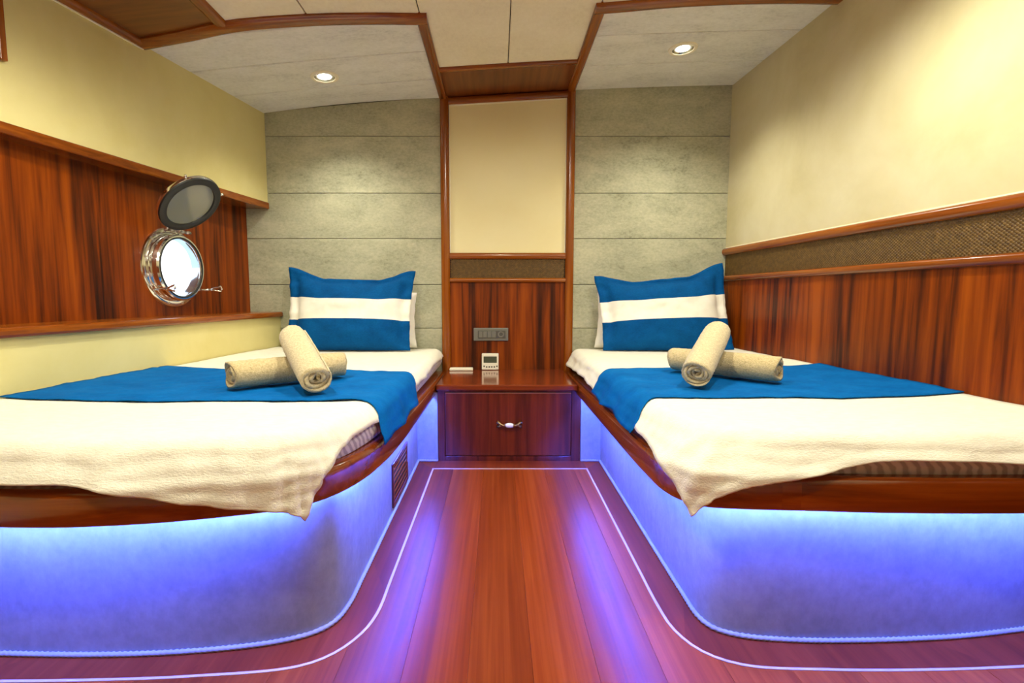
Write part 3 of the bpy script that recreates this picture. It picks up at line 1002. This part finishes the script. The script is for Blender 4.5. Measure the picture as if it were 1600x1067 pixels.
def drape(name, front, sgn, wallx, u_edge, vmin, vmax, nu, nv, mat, lift=0.006, r=0.042, flare=0.06, wr_top=0.0015, wr_hang=0.006, thick=0.004, seed=0.0, uspan=None, smooth_levels=1, hang_fold=14.0, wall_rise=0.016, extra=0.0, hem=0.0):
    """Flat sheet (u = distance in x from the wall to past the aisle edge, v = y) laid over the mattress."""
    core = closed_poly(front + normals2d(front, sgn) * -r, lambda y: wallx(y) - sgn * 0.3, 3.4)
    us = np.linspace(0, 1, nu) ** 0.85
    pts = []
    for j in range(nv + 1):
        tv = j / nv
        for i in range(nu):
            s = us[i]
            # u from wall to edge
            tvv = tv ** 1.25
            v0, v1 = vmin(s), vmax(s)
            v = v0 + (v1 - v0) * tvv
            xw = wallx(max(v, 1.05)) + sgn * 0.006
            xe = u_edge(v)
            pts.append((xw + (xe - xw) * s, v))
    P = np.array(pts)
    d, Q = sdf(P, core)
    V = []
    rr = r + lift
    rail = rlL if sgn > 0 else rlR
    rpoly = closed_poly(rail, lambda y: wallx(y) - sgn * 0.3, 3.4)
    nrm_ = (P - Q) / (np.abs(d)[:, None] + 1e-9)
    edge_pt = Q + nrm_ * rr
    dr_, _q = sdf(edge_pt, rpoly)
    gaps = np.maximum(-dr_ + 0.007 + lift * 0.5, 0.0)
    for idx_, ((px, py), dd, q, gap) in enumerate(zip(P, d, Q, gaps)):
        zt = ZT + lift
        wd_ = abs(px - wallx(py))
        rise = wall_rise * max(0.0, 1 - wd_ / 0.4) ** 2
        w1 = fbm(px * 5 + seed, py * 5, seed) * wr_top * 2.2 + fbm(px * 16 + seed, py * 22, seed) * wr_top * 0.7
        if extra:
            w1 += extra * abs(fbm(px * 7 + 3, py * 13, 4.0))
        if dd <= 0:
            V.append((px, py, zt + rise + w1 + wr_top))
            continue
        nx, ny = (px - q[0]) / dd, (py - q[1]) / dd
        yq = q[1] + ny * rr
        drop = max(zt - rr - (rail_t(yq) + 0.006), 0.01)
        lo_, hi_ = 0.05, math.pi / 2
        for _k in range(16):
            am = (lo_ + hi_) / 2
            G = rr + gap - rr * math.sin(am); D = rr * math.cos(am) + drop
            if math.sin(am) * G < D * math.cos(am):
                lo_ = am
            else:
                hi_ = am
        am = (lo_ + hi_) / 2
        G = max(rr + gap - rr * math.sin(am), 0.0); D = rr * math.cos(am) + drop
        arc = rr * am
        if dd < arc:
            a = dd / rr
            h = rr * math.sin(a); z = zt - rr * (1 - math.cos(a)); k = a / am
        else:
            k = 1.0
            rem = dd - arc
            ell = math.hypot(G, D)
            h0 = rr * math.sin(am); z0 = zt - rr * (1 - math.cos(am))
            if rem < ell:
                h = h0 + G * rem / ell; z = z0 - D * rem / ell
            else:
                h = h0 + G + (rem - ell) * flare; z = z0 - D - (rem - ell)
        hang = max(0.0, dd - arc * 0.5)
        tcoord = (px * nyabs(ny) + py * nyabs(nx))
        fold = (math.sin(tcoord * hang_fold * 2.1 + seed * 3 + 2 * fbm(px * 3, py * 3, seed)) * 0.6 + fbm(px * 11 + seed, py * 11, seed + 3) * 0.8) * wr_hang * min(1.0, hang / 0.06)
        horiz = math.sin(z * 190 + 3 * fbm(px * 4, py * 4, seed + 9)) * 0.0012 * k
        h += max(fold, -0.004) + 0.003 * k + horiz
        if hem and (idx_ // nu <= 3 or idx_ % nu >= nu - 2):
            h += hem
        V.append((q[0] + nx * h, q[1] + ny * h, z + rise * (1 - k) + w1 * (1 - k) + wr_top * (1 - k)))
    F = []
    for j in range(nv):
        for i in range(nu - 1):
            a = j * nu + i
            F.append((a, a + 1, a + nu + 1, a + nu))
    o = new_obj(name, V, F, mat, None, smooth=True)
    me = o.data
    # cloth faces up
    m = o.modifiers.new('solid', 'SOLIDIFY'); m.thickness = thick; m.offset = 1.0
    # ensure upward normals
    up = sum(1 for p in me.polygons if p.normal.z > 0)
    if up < len(me.polygons) / 2:
        me.flip_normals()
    return o


def nyabs(v):
    return abs(v)


def sstep(a, b, x):
    t_ = min(1, max(0, (x - a) / (b - a)))
    return t_ * t_ * (3 - 2 * t_)


# left bedspread: little overhang on the aisle side, long corner at the foot
def front_y(front, x):
    m = front[:, 1] < 1.6
    xs, ys = front[m][:, 0], front[m][:, 1]
    o = np.argsort(xs)
    return float(np.interp(x, xs[o], ys[o]))


def L_edge(v):
    return -0.315 - 0.048 * sstep(1.60, 1.22, v) + 0.004 * math.sin(v * 9)


def L_vmin(s):
    # s: 0 wall .. 1 aisle
    hang = 0.078 + 0.008 * math.sin(s * 9) + 0.026 * sstep(0.45, 0.80, s) - 0.016 * sstep(0.84, 1.0, s)
    base = 1.074 + 0.03 * sstep(0.5, 0.0, s) + 0.035 * sstep(0.55, 0.95, s)
    return base - hang


bsL = drape('bedspread', mtL, 1, x_low, L_edge, L_vmin, lambda s: 3.035, 90, 150, M_white, seed=1.3, wr_hang=0.006, hem=0.003)
tag(bsL, 'white cotton bedspread on the left bunk with its foot corner hanging over the rail', 'bedspread', 'white bedspreads')


def R_edge(v):
    return 0.452 - 0.072 - 0.006 * math.sin(v * 7)


def R_vmin(s):
    hang = 0.050 + 0.008 * math.sin(s * 7 + 1) + 0.040 * sstep(0.50, 0.8, s) + 0.028 * sstep(0.75, 1.0, s)
    base = 1.146 + 0.012 * sstep(0.3, 0.0, s) + 0.03 * sstep(0.6, 0.95, s)
    return base - hang


bsR = drape('bedspread', mtR, -1, x_r, R_edge, R_vmin, lambda s: 3.035, 90, 150, M_white, seed=5.1, wr_hang=0.007, hem=0.003)
tag(bsR, 'cream white bedspread on the right bunk with its foot corner hanging off the aisle side', 'bedspread', 'white bedspreads')

# blue runners
rnL = drape('bed_runner', mtL, 1, x_low, lambda v: -0.345 + 0.092 + 0.006 * math.sin(v * 20), lambda s: 1.475 + 0.02 * s - 0.07 * sstep(0.86, 1.0, s), lambda s: 2.14 - 0.07 * s - 0.13 * sstep(0.90, 1.0, s), 90, 60, M_blue, lift=0.0135, seed=1.3, wr_top=0.0015, wr_hang=0.006, extra=0.0045, thick=0.003, flare=0.02)
tag(rnL, 'blue velour runner laid across the left bunk', 'bed runner', 'blue bed runners')
rnR = drape('bed_runner', mtR, -1, x_r, lambda v: 0.452 - 0.095 - 0.006 * math.sin(v * 17), lambda s: 1.545 - 0.005 * s - 0.06 * sstep(0.86, 1.0, s), lambda s: 2.20 - 0.05 * s - 0.02 * sstep(0.9, 1.0, s), 90, 60, M_blue, lift=0.0135, seed=5.1, wr_top=0.0015, wr_hang=0.007, extra=0.003, thick=0.003, flare=0.02)
tag(rnR, 'blue velour runner laid across the right bunk', 'bed runner', 'blue bed runners')


# ------------------------------------------------------------------ pillows
def pillow(name, c, dep, thickness, label, mats, stripe=True, flange=0.85, concave=0.11, seed=0.0, n=44, group=None):
    """c: four corners (bl, br, tr, tl) as Vectors; pillow leans in their plane."""
    bl, br, tr, tl = [Vector(v) for v in c]
    nrm = (br - bl).cross(tl - bl).normalized()
    if nrm.y > 0:
        nrm = -nrm
    nz = int(n * 0.75)
    V = []; F = []; fm = []
    for side in (1, -1):
        for j in range(nz + 1):
            for i in range(n + 1):
                u = -1 + 2 * i / n; v = -1 + 2 * j / nz
                uu = u * (1 - 0.045 * (1 - v * v) + 0.012 * fbm(v * 4, seed, 1))
                vv = v * (1 - (concave if v > 0 else 0.0) * sstep(0.0, 0.62, 1 - abs(u))) + 0.012 * fbm(u * 3, seed, 5) * max(v, 0)
                a = (uu + 1) / 2; b = (vv + 1) / 2
                p = bl * (1 - a) * (1 - b) + br * a * (1 - b) + tr * a * b + tl * (1 - a) * b
                fu, fv = abs(u) / flange, abs(v) / (flange - 0.02 if v > 0 else 0.995)
                t_ = 0.0
                if fu < 1 and fv < 1:
                    t_ = ((1 - fu ** 2.6) * (1 - fv ** 2.6)) ** 0.5
                w = fbm(u * 3 + seed, v * 3, seed) * 0.007 * (0.35 + t_)
                if fu >= 1 or fv >= 1:
                    w += 0.012 * fbm(u * 5 + seed, v * 5, seed + 2)
                edge = 0.0022
                p = p + nrm * (side * (t_ * thickness * (1.0 if side > 0 else 0.55) + edge) + w)
                V.append(p)
    m = n + 1; off = m * (nz + 1)
    for sd in (0, 1):
        for j in range(nz):
            for i in range(n):
                a = sd * off + j * m + i
                F.append((a, a + 1, a + m + 1, a + m))
                v = -1 + 2 * (j + 0.5) / nz
                fm.append(1 if stripe and abs(v) < 0.25 else 0)
    ring = [i for i in range(m)] + [j * m + n for j in range(1, nz + 1)] + [nz * m + i for i in range(n - 1, -1, -1)] + [j * m for j in range(nz - 1, 0, -1)]
    for k in range(len(ring)):
        a, b = ring[k], ring[(k + 1) % len(ring)]
        F.append((a, b, b + off, a + off))
        v = -1 + 2 * ((a // m) + (b // m)) / 2 / nz
        fm.append(1 if stripe and abs(v) < 0.25 else 0)
    base = (bl + br) / 2
    if stripe:
        r = thing(name, label, 'pillow', base, group)
        for nm, idx in (('cover', 0), ('stripe', 1)):
            fs = [f for f, q in zip(F, fm) if q == idx]
            used = sorted(set(i for f in fs for i in f)); mp = {o_: k for k, o_ in enumerate(used)}
            new_obj(nm, [V[i] for i in used], [tuple(mp[i] for i in f) for f in fs], mats[idx], r, smooth=True)
        return r
    o = new_obj(name, V, F, mats[0], None, smooth=True)
    return tag(o, label, 'pillow', group)


pillow('pillow', [(-1.212, 2.88, 0.542), (-0.497, 2.87, 0.540), (-0.478, 2.985, 0.995), (-1.219, 2.985, 1.018)], 0, 0.075, 'blue sham pillow with a white band, upright on the left bunk', [M_blue_p, M_white2], seed=2.0, concave=0.26, group='blue pillows')
pillow('pillow', [(0.607, 2.88, 0.540), (1.350, 2.865, 0.540), (1.318, 2.975, 1.045), (0.565, 2.985, 0.966)], 0, 0.075, 'blue sham pillow with a white band, upright on the right bunk', [M_blue_p, M_white2], seed=7.5, concave=0.26, group='blue pillows')
pillow('pillow', [(-1.12, 2.99, 0.545), (-0.478, 2.99, 0.545), (-0.482, 3.045, 0.87), (-1.10, 3.045, 0.87)], 0, 0.035, 'plain white pillow tucked behind the blue one on the left bunk', [M_white2], stripe=False, seed=4.0, flange=0.99, concave=0.04, n=24, group='white pillows')
pillow('pillow', [(0.575, 2.99, 0.545), (1.25, 2.99, 0.545), (1.22, 3.045, 0.87), (0.60, 3.045, 0.87)], 0, 0.035, 'plain white pillow tucked behind the blue one on the right bunk', [M_white2], stripe=False, seed=6.0, flange=0.99, concave=0.04, n=24, group='white pillows')


# ------------------------------------------------------------------ towels
def towel(A, B, R, label, mat, seed, turns=3.6, tail=0.0, spin=0.0):
    """rolled terry towel from point A to point B (axis ends): a thick spiral ribbon."""
    A = Vector(A); B = Vector(B)
    ax = (B - A).normalized(); L = (B - A).length
    e1 = ax.cross(Vector((0, 0, 1))).normalized(); e2 = e1.cross(ax).normalized()
    rnd = random.Random(seed)
    n = 150; m = 34
    th_ = R / (turns + 0.55)
    prof = []
    for k in range(n + 1):
        f = k / n
        ang = spin + f * turns * 2 * math.pi
        rad = th_ * 0.55 + (f if f < 0.86 else 0.86 + 0.3 * (f - 0.86)) * (R - th_ * 0.5 - th_ * 0.55) / 0.902
        prof.append((ang, rad, f))
    V = []; F = []
    for j in range(m + 1):
        t_ = j / m
        for side in (-1, 1):
            for k, (ang, rad, f) in enumerate(prof):
                hw = th_ * (0.43 if f < 0.86 else 0.43 - 0.30 * (f - 0.86) / 0.14)
                rr = rad + side * hw
                taper = 1 - 0.05 * (2 * t_ - 1) ** 4
                e_off = (0.006 * math.sin(ang * 1.7 + seed) + 0.012 * (1 - f)) * (2 * t_ - 1) * -1
                s = t_ * L + e_off * (abs(2 * t_ - 1) ** 3)
                jit = (noise.noise(Vector((s * 110 + seed, rr * math.cos(ang) * 110, rr * math.sin(ang) * 110)))) * 0.0022 if k > n * 0.55 else 0
                sag = 0.93 if True else 1
                p = A + ax * s + e1 * ((rr + jit) * math.cos(ang) * taper * 1.03) + e2 * ((rr + jit) * math.sin(ang) * taper * sag)
                V.append(p)
    row = 2 * (n + 1)
    for j in range(m):
        a = j * row; b = a + row
        for k in range(n):
            F.append((a + k, a + k + 1, b + k + 1, b + k))
            F.append((a + n + 1 + k, b + n + 1 + k, b + n + 2 + k, a + n + 2 + k))
        F.append((a + n, a + 2 * n + 1, b + 2 * n + 1, b + n))
        F.append((a, b, b + n + 1, a + n + 1))
    for a in (0, m * row):
        for k in range(n):
            F.append((a + k, a + n + 1 + k, a + n + 2 + k, a + k + 1))
    o = new_obj('rolled_towel', V, F, mat, None, smooth=True)
    return tag(o, label, 'towel', 'rolled towels')


towel((-0.874, 1.630, 0.593), (-0.590, 1.910, 0.592), 0.053, 'rolled beige towel lying flat under the other on the left bunk', M_towel, 3, spin=2.6, turns=4.2)
towel((-0.556, 1.540, 0.594), (-0.735, 1.810, 0.709), 0.053, 'rolled pale towel propped across the flat one on the left bunk', M_towel2, 8, spin=5.6, turns=3.2)
towel((0.992, 1.755, 0.594), (0.722, 2.06, 0.594), 0.053, 'rolled beige towel lying flat under the other on the right bunk', M_towel, 13, spin=1.0)
towel((0.655, 1.650, 0.594), (0.846, 1.935, 0.712), 0.053, 'rolled pale towel propped across the flat one on the right bunk', M_towel2, 21, spin=-1.9, turns=4.2)

# ------------------------------------------------------------------ cabinet between the bunks
cab = thing('bedside_cabinet', 'dark mahogany bedside cabinet with one wide drawer between the bunks', 'cabinet', (0.06, 2.75, 0))
# carcass
box('side_panel', -0.304, -0.290, 2.56, 3.06, 0.0, 0.37, M_cab, cab)
box('side_panel', 0.413, 0.427, 2.56, 3.06, 0.0, 0.37, M_cab, cab)
box('face_frame', -0.304, -0.270, 2.548, 2.566, 0.0, 0.372, M_cab, cab, 0.0015)
box('face_frame', 0.381, 0.427, 2.548, 2.566, 0.0, 0.372, M_cab, cab, 0.0015)
box('face_frame', -0.270, 0.381, 2.548, 2.566, 0.0, 0.026, M_cab, cab, 0.0015)
box('face_frame', -0.270, 0.381, 2.548, 2.566, 0.361, 0.372, M_cab, cab, 0.0015)
box('top', -0.311, 0.409, 2.528, 3.072, 0.372, 0.402, M_cabtop, cab, 0.007, 3)
dr = box('drawer', -0.268, 0.379, 2.546, 2.57, 0.0285, 0.3585, M_cab, cab, 0.004, 2)
M_gold = plain('pale_wood_edge', lin(176, 112, 60), 0.35)
box('edge_strip', -0.266, 0.377, 2.5455, 2.549, 0.3545, 0.3585, M_gold, dr)
hx, hz, hy = 0.062, 0.193, 2.536
Mh = Matrix.Translation((hx, 2.528, hz)) @ Matrix.Rotation(math.radians(90), 4, 'X')
V = []; F = []
bm = bmesh.new()
bmesh.ops.create_uvsphere(bm, u_segments=24, v_segments=14, radius=1)
for v_ in bm.verts:
    v_.co = Vector((hx + v_.co.x * 0.026, 2.529 + v_.co.y * 0.009, hz + v_.co.z * 0.0125))
from_bm('knob', bm, M_porcelain, dr, True)
for sg in (-1, 1):
    tube('handle', [(hx + sg * 0.020, 2.531, hz), (hx + sg * 0.032, 2.530, hz - 0.002), (hx + sg * 0.044, 2.534, hz + 0.004), (hx + sg * 0.054, 2.541, hz + 0.010), (hx + sg * 0.061, 2.546, hz + 0.012)], [0.009, 0.0055, 0.006, 0.007, 0.010], M_brass, dr, 10)
    tube('handle', [(hx + sg * 0.042, 2.534, hz - 0.002), (hx + sg * 0.052, 2.541, hz - 0.009), (hx + sg * 0.061, 2.546, hz - 0.011)], [0.005, 0.006, 0.008], M_brass, dr, 10)

# thermostat
th = thing('thermostat', 'small white thermostat with a grey display against the wood panel', 'thermostat', (-0.043, 3.055, 0.402))
box('case', -0.094, 0.008, 3.040, 3.074, 0.404, 0.502, M_wplast, th, 0.004, 3)
box('display', -0.083, -0.003, 3.0385, 3.042, 0.447, 0.486, M_lcd, th, 0.001, 1)
for i in range(6):
    xx = -0.084 + i * 0.0155
    box('button', xx, xx + 0.0085, 3.0383, 3.042, 0.4175 + (0.004 if i in (0, 5) else 0), 0.4265 + (0.004 if i in (0, 5) else 0), M_btn, th, 0.001, 1)

# remote / flat white unit
rm = thing('remote_control', 'flat white remote control lying on the bedside cabinet', 'remote', (-0.217, 3.03, 0.402))
box('body', -0.287, -0.147, 3.010, 3.058, 0.4025, 0.418, M_wplast, rm, 0.004, 3)
for i in range(7):
    box('button', -0.272 + i * 0.017, -0.262 + i * 0.017, 3.024, 3.044, 0.4165, 0.4195, M_bead, rm, 0.001, 1)

# switch and socket plate
sp = thing('switch_plate', 'grey switch and socket plate on the bulkhead wood panel', 'switch', (-0.038, YB - 0.005, 0.618))
box('frame', -0.144, 0.067, YB - 0.014, YB - 0.003, 0.578, 0.657, M_greyplast, sp, 0.004, 2)
box('inner_plate', -0.118, 0.050, YB - 0.0165, YB - 0.012, 0.594, 0.641, M_greyplast2, sp, 0.0015, 1)
for i in range(4):
    box('rocker', -0.113 + i * 0.0265, -0.089 + i * 0.0265, YB - 0.019, YB - 0.014, 0.598, 0.637, M_greyplast, sp, 0.0015, 1)
Ms = Matrix.Translation((0.022, YB - 0.0165, 0.618)) @ Matrix.Rotation(math.radians(90), 4, 'X')
lathe('socket', [(0.0, -0.004), (0.011, -0.004), (0.0125, 0.003), (0.018, 0.003), (0.019, -0.002)], Ms, M_greyplast, sp, 32)

# ------------------------------------------------------------------ porthole
ph = thing('porthole', 'round chrome porthole standing open in the left wood panel, daylight outside', 'porthole', tuple(pc))
Mp = Matrix((( -pu.x, 0, pn.x, pc.x), (-pu.y, 0, pn.y, pc.y), (0, 1, 0, pc.z), (0, 0, 0, 1)))
lathe('flange', [(0.148, 0.0), (0.148, 0.008), (0.158, 0.011), (0.176, 0.010), (0.186, 0.006), (0.189, 0.0)], Mp, M_chrome, ph, 72)
lathe('frame', [(0.150, 0.0), (0.150, 0.004), (0.156, 0.010), (0.159, 0.030), (0.157, 0.050), (0.150, 0.056), (0.140, 0.055), (0.135, 0.048), (0.133, 0.030), (0.133, 0.0)], Mp, M_chrome, ph, 72, closed=True)
lathe('gasket', [(0.1445, 0.0545), (0.1425, 0.058), (0.138, 0.0575), (0.136, 0.052)], Mp, M_rubber, ph, 72)
lathe('glass_pane', [(0.0, 0.046), (0.134, 0.046), (0.134, 0.040), (0.0, 0.040)], Mp, M_glass, ph, 64)
for k in range(12):
    a = 2 * math.pi * (k + 0.5) / 12
    Mb = Mp @ Matrix.Translation((0.174 * math.cos(a), 0.174 * math.sin(a), 0.010))
    lathe('bolt', [(0.0, 0.0045), (0.004, 0.004), (0.0062, 0.001), (0.0065, -0.001)], Mb, M_steel, ph, 14)


def pl(u, w, h):      # panel-local to world: u along panel (+ away from camera), w up, h inward
    return Mp @ Vector((-u, w, h))


# hinge at the top
for du in (-0.055, -0.018, 0.018, 0.055):
    tube('hinge', [pl(du - 0.014, 0.172, 0.050), pl(du + 0.014, 0.172, 0.050)], 0.0085, M_steel, ph, 14)
tube('hinge_pin', [pl(-0.078, 0.172, 0.050), pl(0.078, 0.172, 0.050)], 0.004, M_chrome, ph, 10)
# clamp dogs
for du, dw in ((0.105, -0.105), (-0.105, -0.105)):
    kx = 0.8 if du > 0 else 1.0
    tube('clamp_screw', [pl(du * 1.28, dw * 1.0, 0.020), pl(du * 1.34, dw * 1.0, 0.055), pl(du * 1.40, dw * 0.98, 0.080)], 0.0055, M_chrome, ph, 12)
    q = pl(du * 1.40, dw * 0.98, 0.080); q2 = pl(du * 1.56, dw * 0.92, 0.135)
    tube('clamp_handle', [q, q.lerp(q2, 0.4) + Vector((0, 0, 0.004)), q2 + Vector((0, 0, 0.010)), q2 + Vector((0.004, 0, -0.004)), q2 + Vector((0, 0, -0.016)), q.lerp(q2, 0.4) + Vector((0, 0, -0.006)), q], 0.0048, M_chrome, ph, 8)

# open deadlight lid
phi, psi = math.radians(48), math.radians(13)
lu = Vector((math.sin(psi), math.cos(psi), 0))
lw = Vector((math.cos(phi) * math.cos(psi), -math.cos(phi) * math.sin(psi), math.sin(phi)))
ln = lw.cross(lu).normalized()
if ln.x < 0:
    ln = -ln
hp = Vector((-1.505, 2.375, 1.150))
LR = 0.148
lc = hp + lw * (LR + 0.012)
Ml = Matrix(((lu.x, lw.x, ln.x, lc.x), (lu.y, lw.y, ln.y, lc.y), (lu.z, lw.z, ln.z, lc.z), (0, 0, 0, 1)))
lid = lathe('lid', [(0.112, -0.012), (0.140, -0.014), (0.147, -0.010), (0.148, 0.0), (0.145, 0.006), (0.112, 0.004)], Ml, M_chrome, ph, 72, closed=True)
lathe('lid_gasket', [(0.112, 0.003), (0.1135, 0.012), (0.120, 0.015), (0.136, 0.014), (0.1445, 0.011), (0.1465, 0.004)], Ml, M_rubber, lid, 72)
lathe('lid_glass', [(0.0, 0.003), (0.113, 0.003), (0.113, -0.006), (0.0, -0.006)], Ml, M_lidglass, lid, 64)
for a in (2.25, 0.55):
    c0 = Ml @ Vector((0.146 * math.cos(a), 0.146 * math.sin(a), -0.004)); c1 = Ml @ Vector((0.166 * math.cos(a), 0.166 * math.sin(a), -0.004))
    tube('lid_lug', [c0, c1], 0.006, M_chrome, lid, 10)
for du in (-0.035, 0.035):
    tube('hinge_arm', [pl(du - 0.02, 0.172, 0.050), hp + lu * du + Vector((0.0, 0, 0.0)), hp + lu * du + lw * 0.03], 0.007, M_steel, ph, 10)

# ------------------------------------------------------------------ framed thing at the left edge of the picture
wf = thing('wall_frame', 'edge of a varnished wooden frame on the upper left wall', 'frame', (x_up(1.5), 1.5, 1.6))
xf = lambda y: x_up(y) + 0.001
for (ya, yb, zz0, zz1) in ((1.668, 1.690, 1.595, 1.86), (1.30, 1.322, 1.595, 1.86), (1.322, 1.668, 1.595, 1.617), (1.322, 1.668, 1.838, 1.86)):
    skewbox('frame_bar', xf, lambda y: x_up(y) + 0.016, ya, yb, zz0, zz1, M_trim_z, wf, 0.003)
skewbox('backing', xf, lambda y: x_up(y) + 0.006, 1.322, 1.668, 1.617, 1.838, M_panel_z, wf, 0)
